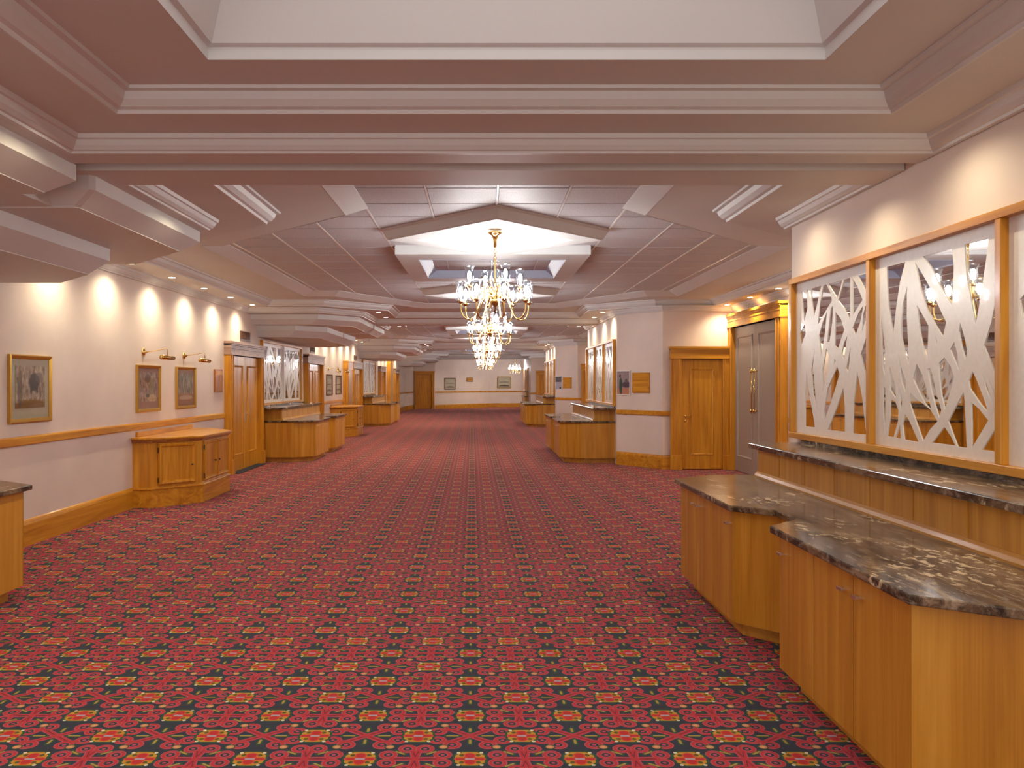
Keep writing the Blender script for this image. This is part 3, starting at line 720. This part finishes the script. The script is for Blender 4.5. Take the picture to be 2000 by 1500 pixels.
# ------------------------------------------------------------------ lattice mirrors
# openings of the cut lattice sheets, u from the far edge, v up
PATS = [[
 [(0.114,0.943),(0.287,0.942),(0.239,0.849),(0.204,0.721),(0.174,0.58),(0.132,0.728),(0.117,0.846)],
 [(0.303,0.817),(0.3,0.675),(0.307,0.582),(0.32,0.421),(0.281,0.482),(0.251,0.567),(0.249,0.633),(0.264,0.734)],
 [(0.058,0.687),(0.086,0.558),(0.095,0.499),(0.093,0.364),(0.071,0.413),(0.063,0.54)],
 [(0.372,0.928),(0.428,0.867),(0.497,0.787),(0.556,0.703),(0.621,0.611),(0.597,0.544),(0.542,0.601),(0.467,0.694),(0.42,0.788)],
 [(0.439,0.944),(0.664,0.943),(0.677,0.864),(0.675,0.781),(0.664,0.683),(0.614,0.739),(0.556,0.806),(0.504,0.882)],
 [(0.753,0.945),(0.913,0.941),(0.896,0.853),(0.875,0.762),(0.85,0.655),(0.828,0.582),(0.801,0.677),(0.769,0.793),(0.757,0.876)],
 [(0.965,0.719),(0.965,0.34),(0.934,0.401),(0.881,0.49),(0.928,0.586),(0.951,0.661)],
 [(0.388,0.716),(0.436,0.662),(0.485,0.605),(0.479,0.518),(0.47,0.435),(0.439,0.502),(0.412,0.584)],
 [(0.723,0.603),(0.756,0.527),(0.772,0.47),(0.76,0.43),(0.73,0.496),(0.712,0.563)],
 [(0.68,0.519),(0.703,0.465),(0.72,0.378),(0.689,0.424),(0.649,0.484)],
 [(0.539,0.553),(0.556,0.527),(0.55,0.501)],
 [(0.607,0.45),(0.655,0.408),(0.68,0.358),(0.655,0.3),(0.611,0.208),(0.585,0.274),(0.568,0.35),(0.564,0.423)],
 [(0.474,0.401),(0.5,0.403),(0.527,0.342),(0.556,0.265),(0.585,0.206),(0.568,0.166),(0.534,0.23),(0.504,0.299)],
 [(0.385,0.428),(0.436,0.369),(0.467,0.307),(0.509,0.199),(0.451,0.236),(0.396,0.298),(0.353,0.352)],
 [(0.221,0.484),(0.256,0.399),(0.293,0.343),(0.287,0.283),(0.247,0.343)],
 [(0.141,0.421),(0.195,0.315),(0.199,0.251),(0.168,0.277),(0.145,0.296)],
 [(0.073,0.32),(0.099,0.305),(0.095,0.063),(0.077,0.159)],
 [(0.147,0.248),(0.195,0.235),(0.225,0.193),(0.221,0.137),(0.179,0.051),(0.117,0.053),(0.141,0.152)],
 [(0.232,0.315),(0.259,0.25),(0.247,0.175),(0.235,0.231)],
 [(0.332,0.284),(0.388,0.253),(0.497,0.207),(0.556,0.153),(0.497,0.111),(0.439,0.05),(0.388,0.127),(0.323,0.233)],
 [(0.287,0.177),(0.323,0.142),(0.404,0.043),(0.276,0.047),(0.259,0.12)],
 [(0.239,0.119),(0.244,0.049),(0.195,0.05)],
 [(0.747,0.291),(0.756,0.244),(0.762,0.147),(0.769,0.046),(0.703,0.047),(0.669,0.1),(0.635,0.157),(0.696,0.234)],
 [(0.607,0.13),(0.655,0.091),(0.689,0.05),(0.512,0.049)],
 [(0.807,0.385),(0.838,0.341),(0.875,0.278),(0.913,0.205),(0.863,0.238),(0.788,0.309),(0.781,0.341)],
 [(0.869,0.38),(0.901,0.325),(0.928,0.271),(0.949,0.214),(0.922,0.263),(0.889,0.317)],
 [(0.908,0.356),(0.965,0.273),(0.957,0.241),(0.94,0.294)],
 [(0.798,0.249),(0.85,0.222),(0.91,0.174),(0.85,0.104),(0.801,0.045),(0.801,0.149)],
 [(0.957,0.146),(0.965,0.106),(0.965,0.046),(0.869,0.047)],
 [(0.965,0.185),(0.965,0.174),(0.965,0.155),(0.965,0.166)]],
[
 [(0.086,0.945),(0.165,0.915),(0.18,0.823),(0.127,0.738),(0.106,0.831)],
 [(0.171,0.944),(0.223,0.932),(0.232,0.877),(0.203,0.893)],
 [(0.237,0.942),(0.38,0.944),(0.334,0.854),(0.279,0.761),(0.243,0.864)],
 [(0.407,0.938),(0.449,0.944),(0.51,0.88),(0.525,0.834),(0.407,0.755),(0.334,0.703),(0.353,0.806)],
 [(0.474,0.941),(0.657,0.941),(0.629,0.888),(0.592,0.837)],
 [(0.676,0.941),(0.753,0.942),(0.753,0.83),(0.753,0.697),(0.676,0.774),(0.604,0.825),(0.652,0.896)],
 [(0.78,0.938),(0.835,0.883),(0.896,0.798),(0.835,0.758),(0.784,0.721)],
 [(0.84,0.94),(0.965,0.939),(0.965,0.836),(0.932,0.84)],
 [(0.942,0.783),(0.965,0.709),(0.917,0.668),(0.889,0.619),(0.9,0.711)],
 [(0.904,0.767),(0.868,0.672),(0.813,0.601),(0.78,0.647),(0.846,0.726)],
 [(0.459,0.773),(0.428,0.639),(0.38,0.495),(0.348,0.631),(0.401,0.715)],
 [(0.51,0.79),(0.538,0.801),(0.53,0.699),(0.492,0.584),(0.459,0.586)],
 [(0.568,0.763),(0.641,0.712),(0.681,0.644),(0.641,0.592),(0.604,0.537),(0.56,0.558)],
 [(0.718,0.607),(0.7,0.546),(0.676,0.466),(0.648,0.505),(0.676,0.569)],
 [(0.757,0.543),(0.75,0.48),(0.727,0.39),(0.704,0.417)],
 [(0.965,0.638),(0.965,0.28),(0.932,0.371),(0.874,0.491),(0.921,0.566)],
 [(0.293,0.566),(0.265,0.45),(0.279,0.344),(0.315,0.163),(0.26,0.261),(0.237,0.415)],
 [(0.449,0.547),(0.485,0.5),(0.467,0.411),(0.401,0.274),(0.396,0.412)],
 [(0.592,0.43),(0.624,0.386),(0.568,0.298),(0.415,0.08),(0.415,0.16),(0.467,0.298)],
 [(0.671,0.304),(0.688,0.191),(0.69,0.045),(0.469,0.043),(0.58,0.177)],
 [(0.165,0.41),(0.194,0.296),(0.293,0.048),(0.142,0.045),(0.142,0.236)],
 [(0.835,0.398),(0.889,0.258),(0.936,0.045),(0.78,0.043),(0.791,0.215)],
 [(0.136,0.719),(0.151,0.657),(0.077,0.577),(0.061,0.663)],
 [(0.555,0.481),(0.575,0.464),(0.55,0.44)]]]
def lattice(pat, y0, y1, z0, z1, x0, x1, flip):
    from mathutils.geometry import tessellate_polygon
    W = y1-y0; Hh = z1-z0
    yy = (lambda u: y1-u*W) if flip else (lambda u: y0+u*W)
    loops = [[(0, 0), (1, 0), (1, 1), (0, 1)]]+pat
    L3 = [[Vector((yy(u), z0+v*Hh, 0)) for u, v in lp] for lp in loops]
    tris = tessellate_polygon(L3); flat = [p for lp in L3 for p in lp]; n = len(flat)
    vs = [(x0, p.x, p.y) for p in flat]+[(x1, p.x, p.y) for p in flat]
    fs = [tuple(t) for t in tris]+[tuple(i+n for i in t)[::-1] for t in tris]
    o = 0
    for lp in L3:
        k = len(lp)
        for i in range(k): fs.append((o+i, o+(i+1)%k, o+(i+1)%k+n, o+i+n))
        o += k
    return MB().add(vs, fs)
def screen(loc, side, L, label, npan=3, z0=1.185, z1=2.565, inner=None):
    t = thing('lattice_mirror', loc, label, 'mirror', 'white lattice mirrors in wooden frames')
    D = lambda d: -side*d
    fw = .05; y0, y1 = -L/2, L/2
    MB().box(D(0), D(.07), y0, y1, z0, z0+fw).build('bottom_rail', M_WOODY, t, bevel=.003)
    MB().box(D(0), D(.07), y0, y1, z1-fw, z1).build('top_rail', M_WOODY, t, bevel=.003)
    pw = (L-fw)/npan
    for i in range(npan+1):
        y = y0+i*pw
        MB().box(D(0), D(.068), y, y+fw, z0+fw, z1-fw).build('stile', M_WOODZ if (inner is None or i in (0, npan)) else inner, t, bevel=.003)
    for i in range(npan):
        a = y0+i*pw+fw; b_ = a+pw-fw
        MB().box(D(.004), D(.018), a, b_, z0+fw, z1-fw).build('mirror_pane', M_MIRROR, t)
        k = (i+1) % 2 if npan == 3 else i % 2
        xa, xb = D(.0185), D(.0225)
        lattice(PATS[k], a, b_, z0+fw, z1-fw, min(xa, xb), max(xa, xb), side > 0).build('lattice_panel', M_WHITE, t)
    return t
screen((XR, 5.08, 0), 1, 4.45, 'large white lattice mirror in an oak frame above the right foreground counter')
screen((XR, 19.42, 0), 1, 4.50, 'white lattice mirror in an oak frame above the second counter on the right')
screen((XR, 33.75, 0), 1, 4.50, 'white lattice mirror in an oak frame above the third counter on the right')
screen((XR, 52.0, 0), 1, 4.40, 'pale lattice mirror on the right wall beside the end wall')
screen((XL, 19.35, 0), -1, 3.80, 'white lattice mirror in an oak frame between the first two left doors', npan=2, inner=M_WHITE)
screen((XL, 34.1, 0), -1, 3.90, 'white lattice mirror in an oak frame above the far counter on the left', npan=2, inner=M_WHITE)

# ------------------------------------------------------------------ wooden sideboards on the left
def sideboard(loc, label):
    t = thing('sideboard', loc, label, 'sideboard', 'bow-fronted wooden sideboards on the left wall')
    # d,y outline of the body; y measured from the near end
    body = [(0, 0), (.25, 0), (.73, .55), (.73, 1.75), (.25, 2.30), (0, 2.30)]
    def grow(g): return [(0, -g), (.25+g*.4, -g), (.73+g, .55-g*.4), (.73+g, 1.75+g*.4), (.25+g*.4, 2.30+g), (0, 2.30+g)]
    MB().prism(grow(0), .26, .87).build('carcass', M_WOODZ, t)
    MB().prism(grow(.03), 0, .235).build('plinth', M_WOODY, t, bevel=.004)
    MB().prism(grow(.045), .235, .265).build('plinth_moulding', M_WOODY, t, bevel=.008)
    MB().prism(grow(.02), .86, .885).prism(grow(.045), .885, .905).build('cornice', M_RED, t, bevel=.006)
    MB().prism(grow(.06), .905, .935).build('top', M_WOODY, t, bevel=.008)
    MB().box(0, .035, .10, 2.2, .935, 1.0).build('gallery', M_WOODY, t, bevel=.004)
    def facedoor(p0, p1, f0, f1, hinge):
        a = Vector(p0); b_ = Vector(p1); d = (b_-a); L = d.length; d.normalize(); nrm = Vector((d.y, -d.x))
        s0, s1 = f0*L, f1*L
        ang = math.atan2(d.y, d.x)
        mat = Matrix.Translation((a.x, a.y, 0)) @ Matrix.Rotation(ang, 4, 'Z')
        w_ = s1-s0
        dr = MB().box(s0+.004, s1-.004, -.018, .0, .29, .85).xf(mat).build('cabinet_door', M_WOODZ, t, bevel=.002)
        fr = MB().sweep([(s0+.012, .30), (s1-.012, .30), (s1-.012, .84), (s0+.012, .84)], [(0, 0), (0, .014), (.012, .026), (.030, .022), (.046, 0)], True)
        fr.v = [(x, -.018-z, y) for x, y, z in fr.v]; fr.xf(mat).build('door_moulding', M_WOODZ, dr)
        kx = s1-.07 if hinge < 0 else s0+.07
        MB().lathe([(0, 0), (.006, 0), (.007, -.012), (.013, -.02), (.010, -.03), (0, -.032)], (kx, -.018, .54), 8, 'Y').xf(mat).build('knob', M_BLACK, dr, True)
        hx = s0-.004 if hinge < 0 else s1+.004
        hg = MB()
        for z in (.36, .76): hg.tube([(hx, -.022, z-.035), (hx, -.022, z+.035)], .008, 6)
        hg.xf(mat).build('hinge', M_BLACK, dr)
    facedoor((.25, 0), (.73, .55), .12, .88, -1)
    facedoor((.73, .55), (.73, 1.75), .05, .49, -1)
    facedoor((.73, .55), (.73, 1.75), .51, .95, 1)
    return t
sb1 = sideboard((XL+.003, 11.09, 0), 'bow-fronted honey wood sideboard under the two brass picture lights on the left')
copy_tree(sb1, None, 'bow-fronted honey wood sideboard farther back, just past the second left counter', (XL+.003, 25.44, 0))

# ------------------------------------------------------------------ pictures (on the left wall: local x out of the wall)
def picture(loc, W, H, kind, label, fr=M_GOLD, mat_=(.55, .50, .40), group=None, rz=0, fwid=.045, ins=(.11, .13, .13), name='framed_picture'):
    t = thing(name, loc, label, 'picture', group, rz)
    f = MB().sweep([(-W/2, -H/2), (W/2, -H/2), (W/2, H/2), (-W/2, H/2)], [(0, 0), (0, .03), (.012, .036), (.03, .026), (fwid, .016), (fwid, 0)], True)
    f.v = [(z, x, y) for x, y, z in f.v]; f.build('frame', fr, t)
    MB().box(.004, .008, -W/2+.03, W/2-.03, -H/2+.03, H/2-.03).build('mount', plain('mount_card', mat_, .8), t)
    a, b_, c_ = ins
    MB().box(.008, .011, -W/2+a, W/2-a, -H/2+c_, H/2-b_).build('print', print_mat('print_'+kind, kind), t)
    MB().box(.0125, .0145, -W/2+.03, W/2-.03, -H/2+.03, H/2-.03).build('glazing', M_GLAZE, t)
    return t
picture((XL, 8.57, 1.60), .80, .69, 'riders', 'gilt-framed print of two dark mounted riders, nearest on the left wall', ins=(.12, .11, .15))
picture((XL, 11.60, 1.585), .82, .645, 'figure', 'gilt-framed print with a pink mount, nearer of the two under brass picture lights', mat_=(.42, .22, .18), ins=(.10, .10, .14))
picture((XL, 13.06, 1.585), .84, .645, 'forest', 'gilt-framed forest print with a pink mount, farther of the two under brass picture lights', mat_=(.42, .22, .18), ins=(.10, .10, .14))
picture((XL, 25.3, 1.60), .95, .64, 'sea', 'small dark-framed glass picture, nearer of the pair past the second left doors', fr=M_DARKW, group=None)
picture((XL, 26.9, 1.60), .95, .62, 'sea', 'small dark-framed glass picture, farther of the pair past the second left doors', fr=M_DARKW)
# end wall pictures
def on_far(x):
    f = (x+3.05)/(.46+3.05); 
    if x < .46: return 53.6+f*3.8, math.atan2(3.8, 3.51)
    return 57.4+(x-.46)/2.54*.4, math.atan2(.4, 2.54)
for x, z, W, H, kind, lab in ((-2.12, 1.61, 1.0, .76, 'sea', 'dark-framed picture on the end wall beside the far wooden door'), (1.5, 1.70, .97, .80, 'sea', 'gilt and dark framed picture lit from above on the end wall at right')):
    y, a = on_far(x)
    picture((x, y-.02, z), W, H, kind, lab, fr=M_DARKW if x < 0 else M_GOLD, rz=a-PI/2)
y, a = on_far(-.85)
pq = MB().box(-.30, .30, -.03, 0, -.14, .14).build('nameplate', M_RED, None, bevel=.006); pq.location = (-.85, y-.02, 1.88); pq.rotation_euler = (0, 0, a); tag(pq, 'small gilt-edged wooden nameplate between the two pictures on the end wall', 'sign')
MB().box(-.26, .26, -.034, -.028, -.10, -.01).box(-.26, .26, -.034, -.028, .02, .10).build('name_strip', M_GOLD, pq)

def picture_light(loc, label, s=1.0, group=None):
    t = thing('picture_light', loc, label, 'lamp', group)
    MB().lathe([(0, 0), (.055, 0), (.06, .008), (.045, .016), (.02, .03), (.016, .05), (0, .052)], (0, 0, 0), 14, 'X').build('rose', M_BRASS, t, True)
    MB().tube([(.04, 0, 0), (.12, .02, .01), (.26, .07, .045), (.285, .08, .05), (.30, .085, .03), (.30, .085, -.06)], .006, 6).build('arm', M_BRASS, t, True)
    MB().tube([(.30, -.13, -.075), (.30, .30, -.075)], .032, 10).build('shade', M_BRASS, t, True)
    return t
pl1 = picture_light((XL, 11.45, 2.085), 'brass picture light above the nearer pink-mounted print on the left')
copy_tree(pl1, None, 'brass picture light above the farther pink-mounted print on the left', (XL, 13.0, 2.085))
copy_tree(pl1, None, 'small brass picture light over the nearer dark-framed picture past the second left doors', (XL, 25.2, 2.085))
copy_tree(pl1, None, 'small brass picture light over the farther dark-framed picture past the second left doors', (XL, 26.8, 2.085))
# wall plaques
def plaque(loc, W, H, rz, label, mat=M_RED):
    t = thing('wooden_plaque', loc, label, 'sign', 'blank wooden wall plaques', rz)
    MB().box(-W/2, W/2, -.028, 0, -H/2, H/2).build('board', mat, t, bevel=.003)
    MB().box(-W/2+.03, W/2-.03, -.036, -.028, H/2-.10, H/2-.03).build('heading_strip', M_WOODX, t)
    MB().box(-W/2+.03, W/2-.03, -.034, -.028, -H/2+.03, H/2-.13).build('panel', mat, t)
    return t
plaque((XL, 14.65, 1.70), .42, .40, PI/2, 'reddish wooden plaque on the left wall beside the first pair of doors')
plaque((XL, 29.1, 1.70), .30, .36, PI/2, 'narrow wooden plaque between the pilaster and the third pair of doors on the left')
fa = math.atan2(-.95, .73)
for k, (lab1, lab2) in enumerate((('white-framed poster of a figure in green beside the second lattice mirror on the right', 'square oak plaque beside the figure poster on the right column'),
                                  ('white-framed notice with a dark photo beside the third lattice mirror on the right', 'square oak plaque beside the white notice on the far right column'))):
    o = Vector((XR, 17.05+k*M, 0)); d = Vector((.73, -.95, 0)).normalized()
    def at(s_, z): p = o+d*s_; return (p.x-.003, p.y-.003, z)
    t = thing('framed_poster', at(.19, 1.665), lab1, 'picture', None, math.atan2(d.y, d.x))
    W, H = .38, .50
    f = MB().sweep([(-W/2, -H/2), (W/2, -H/2), (W/2, H/2), (-W/2, H/2)], [(0, 0), (0, .022), (.018, .022), (.018, 0)], True)
    f.v = [(x, -z, y) for x, y, z in f.v]; f.build('frame', M_WHITE, t)
    MB().box(-W/2+.015, W/2-.015, -.010, -.004, -H/2+.015, H/2-.015).build('print', print_mat('poster_print', 'poster' if k == 0 else 'notice'), t)
    plaque(at(.66, 1.665), .44, .40, math.atan2(d.y, d.x), lab2, M_WOODX)
# carved signs above the left doors
def carved(loc, label, seed):
    t = thing('door_sign', loc, label, 'sign', 'dark carved signs above the left doors', PI/2)
    MB().box(-.34, .34, -.012, 0, -.095, .095).build('board', M_DARKW, t)
    rnd = random.Random(seed); mb = MB(); x = -.30
    while x < .29:
        w_ = rnd.uniform(.03, .05)
        mb.box(x, x+.010, -.022, -.012, -.06, .065)
        if rnd.random() < .6: mb.box(x, x+w_, -.022, -.012, .05, .065)
        if rnd.random() < .6: mb.box(x, x+w_, -.022, -.012, -.005, .008)
        if rnd.random() < .6: mb.box(x, x+w_, -.022, -.012, -.06, -.047)
        x += w_+.018
    mb.build('lettering', M_DARKW, t); return t
carved((XL, 16.35, 2.57), 'dark carved sign above the first pair of doors on the left', 1)
carved((XL, 22.85, 2.57), 'dark carved sign above the second pair of doors on the left', 2)
carved((XL, 30.5, 2.57), 'dark carved sign above the third pair of doors on the left', 3)
sw = MB().box(0, .012, -.045, .045, -.06, .06).box(.012, .018, -.02, .02, -.03, .03).build('light_switch', M_SWITCH, None, bevel=.002); sw.location = (XL, 17.40, 1.42); tag(sw, 'cream double light switch between the first doors and lattice mirror on the left', 'switch')
bl = thing('brass_lantern', (XL+.02, 17.36, 2.30), 'small ornate brass wall bracket at the head of the first left doors', 'bracket')
MB().lathe([(0, -.12), (.02, -.115), (.05, -.10), (.045, -.07), (.02, -.04), (.03, 0), (.02, .05), (.045, .08), (.05, .10), (.02, .115), (0, .12)], (.05, 0, 0), 12).build('body', M_BRASS, bl, True)
MB().tube([(0, 0, -.02), (.05, 0, 0)], .012, 6).build('stem', M_BRASS, bl)

# ------------------------------------------------------------------ chandeliers
def chandelier(loc, label):
    t = thing('chandelier', loc, label, 'chandelier', 'crystal and brass chandeliers down the hall')
    # z measured down from the ceiling rose
    MB().lathe([(0, 0), (.075, 0), (.08, -.012), (.055, -.028), (.035, -.04), (.026, -.07), (.02, -.09), (.016, -.16), (.012, -.165), (.010, -.20), (0, -.20)], n=16).build('ceiling_rose', M_BRASS, t, True)
    ch = MB()
    for i in range(3):
        z = -.215-i*.034; pts = []
        for a in range(9):
            th = 2*PI*a/8; u = .014*math.cos(th); v = .022*math.sin(th)
            pts.append((u, 0, z+v) if i % 2 == 0 else (0, u, z+v))
        ch.tube(pts, .004, 5)
    ch.tube([(0, 0, -.29), (0, 0, -.90)], .010, 8)
    ch.build('chain', M_BRASS, t, True)
    MB().lathe([(.01, -.305), (.055, -.315), (.062, -.325), (.03, -.34), (.014, -.355), (.02, -.375), (.014, -.395), (.035, -.41), (.048, -.44), (.052, -.50), (.045, -.56), (.022, -.62), (.015, -.64)], n=16).build('glass_vase', M_CUP, t, True)
    MB().lathe([(0, -.64), (.03, -.645), (.045, -.67), (.03, -.70), (.05, -.73), (.055, -.77), (.03, -.80), (.015, -.82), (0, -.82)], n=14).build('hub', M_BRASS, t, True)
    MB().lathe([(.01, -.81), (.05, -.83), (.075, -.87), (.06, -.91), (.03, -.94), (.02, -.96), (.03, -.98), (.02, -1.0), (0, -1.01)], n=16).build('glass_finial', M_CUP, t, True)
    cup = None; defs = []
    for i in range(8): defs.append((2*PI*(i+.3)/8, .385, -.765, -.95))
    for i in range(4): defs.append((math.atan2(-95, -250)+i*PI/2, .30, -.60, -.76))
    arm_m = {}; cups = None
    for a, r, zc, zl in defs:
        key = r
        ca, sa = math.cos(a), math.sin(a)
        if key not in arm_m:
            if r > .35: pts = [(.03, -.75), (.09, -.70), (.15, -.74), (.20, -.86), (.26, -.955), (.33, -.95), (.375, -.89), (.385, zc-.0)]
            else: pts = [(.03, -.70), (.08, -.60), (.13, -.60), (.17, -.70), (.22, -.77), (.27, -.745), (.295, -.68), (.30, zc)]
            mb = MB()
            fine = []
            for i in range(len(pts)-1):
                p0 = pts[max(i-1, 0)]; p1 = pts[i]; p2 = pts[i+1]; p3 = pts[min(i+2, len(pts)-1)]
                for q in range(3):
                    s_ = q/3
                    fine.append(tuple(.5*(2*p1[c]+(p2[c]-p0[c])*s_+(2*p0[c]-5*p1[c]+4*p2[c]-p3[c])*s_*s_+(-p0[c]+3*p1[c]-3*p2[c]+p3[c])*s_**3) for c in (0, 1)))
            fine.append(pts[-1])
            mb.tube([(x, 0, z) for x, z in fine], .0075, 6)
            # scroll ornament on the arm
            cx, cz = pts[2][0]-.01, pts[2][1]+.07
            mb.tube([(cx+.035*math.cos(q*.6)*(1-q*.06), 0, cz+.035*math.sin(q*.6)*(1-q*.06)) for q in range(13)], .0045, 5)
            mb.lathe([(0, -.035), (.012, -.03), (.03, -.012), (.034, 0), (.016, .004), (.014, .03), (0, .03)], (r, 0, zc), 10)
            arm_m[key] = mb.build('arm', M_BRASS, t, True); o = arm_m[key]
        else:
            o = bpy.data.objects.new('arm', arm_m[key].data); C.objects.link(o); o.parent = t
        o.rotation_euler = (0, 0, a)
        if cups is None:
            s_ = MB().lathe([(.018, 0), (.034, .012), (.045, .035), (.048, .08), (.046, .13), (.052, .165), (.064, .185), (.062, .187), (.049, .166), (.043, .13), (.045, .08), (.042, .037), (.03, .014)], n=16).build('glass_shade', M_CUP, t, True)
            bb = MB().lathe([(0, .02), (.011, .025), (.012, .05), (.018, .07), (.021, .09), (.017, .115), (.007, .135), (0, .138)], n=10).build('bulb', M_BULB, s_, True)
            pr = MB()
            for q in range(8):
                b2 = 2*PI*q/8; pr.lathe([(0, -.05), (.006, -.04), (.008, -.025), (0, -.008)], (.048*math.cos(b2), .048*math.sin(b2), 0), 5)
            pr.lathe([(.015, -.004), (.055, .006), (.056, .010), (.015, .002)], (0, 0, 0), 12)
            pr.build('crystal_drops', M_CUP, s_); cups = s_; o2 = s_
        else:
            o2 = bpy.data.objects.new('glass_shade', cups.data); C.objects.link(o2); o2.parent = t
            for c in (bb, ): 
                c2 = c.copy(); C.objects.link(c2); c2.parent = o2
            c2 = bpy.data.objects['crystal_drops'].copy() if False else None
            c3 = [c for c in ALLKIDS(cups) if c.name.startswith('crystal_drops')][0].copy(); C.objects.link(c3); c3.parent = o2
        o2.location = (r*ca, r*sa, zc+.02)
    return t
CZ = EYE+1.655
ch1 = chandelier((.14, 9.15, CZ), 'nearest and largest-looking crystal chandelier, hanging from the first white diamond panel')
labs = ['second crystal chandelier from the camera, partly behind the nearest one', 'third crystal chandelier from the camera in the central row', 'fourth crystal chandelier from the camera in the central row',
        'fifth crystal chandelier from the camera in the central row', 'farthest crystal chandelier of the central row']
zs = [15.0, 23.5, 29.35, 37.85, 43.7]
ROWC = [ch1]
for lab, y in zip(labs, zs): ROWC.append(copy_tree(ch1, None, lab, (.14, y, CZ)))
copy_tree(ch1, None, 'small distant crystal chandelier on its own to the right near the end wall', (2.1, 54.0, EYE+1.598))
# ------------------------------------------------------------------ downlights
dl0 = None
def downlight(x, y, z, label, group, energy=P_SPOT, size=2.55, fixture=True, tilt=(0, 0)):
    global dl0
    if fixture:
        if dl0 is None:
            t = thing('downlight', (x, y, z), label, 'light', group)
            MB().lathe([(.048, .0), (.065, .0), (.065, -.006), (.048, -.008), (.046, 0)], n=14).build('trim_ring', M_WHITE, t, True)
            MB().lathe([(0, -.002), (.047, -.002), (.047, -.005), (0, -.005)], n=14).build('lamp_face', M_LED, t)
            dl0 = t
        else: copy_tree(dl0, None, label, (x, y, z), group)
    spot((x, y, z-.03), energy, WARM, size, 1.0, tilt)
gl, gr = 'small recessed downlights in the soffit along the left wall', 'small recessed downlights in the soffit on the right recess'
for k in range(3):
    for i in range(6):
        y = 8.95+1.36*i+k*M
        if y > 50: continue
        nth = ['nearest', 'second', 'third', 'fourth', 'fifth', 'farthest'][i]
        downlight(-4.34, y, B_, '%s recessed downlight of six above the left wall %s' % (nth, ['by the first sideboard', 'past the second counter', 'toward the end wall'][k]), gl+[' near', ' middle', ' far'][k])
        downlight(4.62, y, B_, '%s recessed downlight of six in the %s recess on the right' % (nth, ['first', 'second', 'third'][k]), gr+[' near', ' middle', ' far'][k])
g2 = ['recessed downlights between the mouldings over the second counters', 'recessed downlights between the mouldings over the third counters']
for k in range(2):
    for i in range(4):
        y = 17.45+1.35*i+k*M+(.3 if i > 1 else 0)
        if abs((y-k*M)-19.5) < .35: y += .5
        downlight(-2.17, y, B_, '%s downlight beside the stepped bulkhead over the %s left counter' % (('nearest', 'second', 'third', 'farthest')[i], ('second', 'third')[k]), g2[k]+' left', energy=P_SPOT*1.9)
        downlight(2.52, y, B_, '%s downlight above the %s lattice mirror on the right' % (('nearest', 'second', 'third', 'farthest')[i], ('second', 'third')[k]), g2[k]+' right', energy=P_SPOT*.8)
for y in (1.3, 2.4, 3.5, 4.62, 5.72, 6.85):
    z = B_-.03 if not 4.9 < y < 5.9 else C_-.03
    spot((-2.20, y, z), P_SPOT*.8, WARM, 2.8, 1.0); spot((2.36, y, z), P_SPOT*.42, WARM, 2.7, 1.0)
for i, (x, y) in enumerate(((-3.4, 50.6), (-1.6, 52.4), (.3, 54.2), (1.9, 54.8))):
    downlight(x, y, A_, '%s recessed downlight of the short row in front of the end wall' % ['leftmost', 'second', 'third', 'rightmost'][i], 'downlights before the end wall', energy=P_SPOT*1.2)
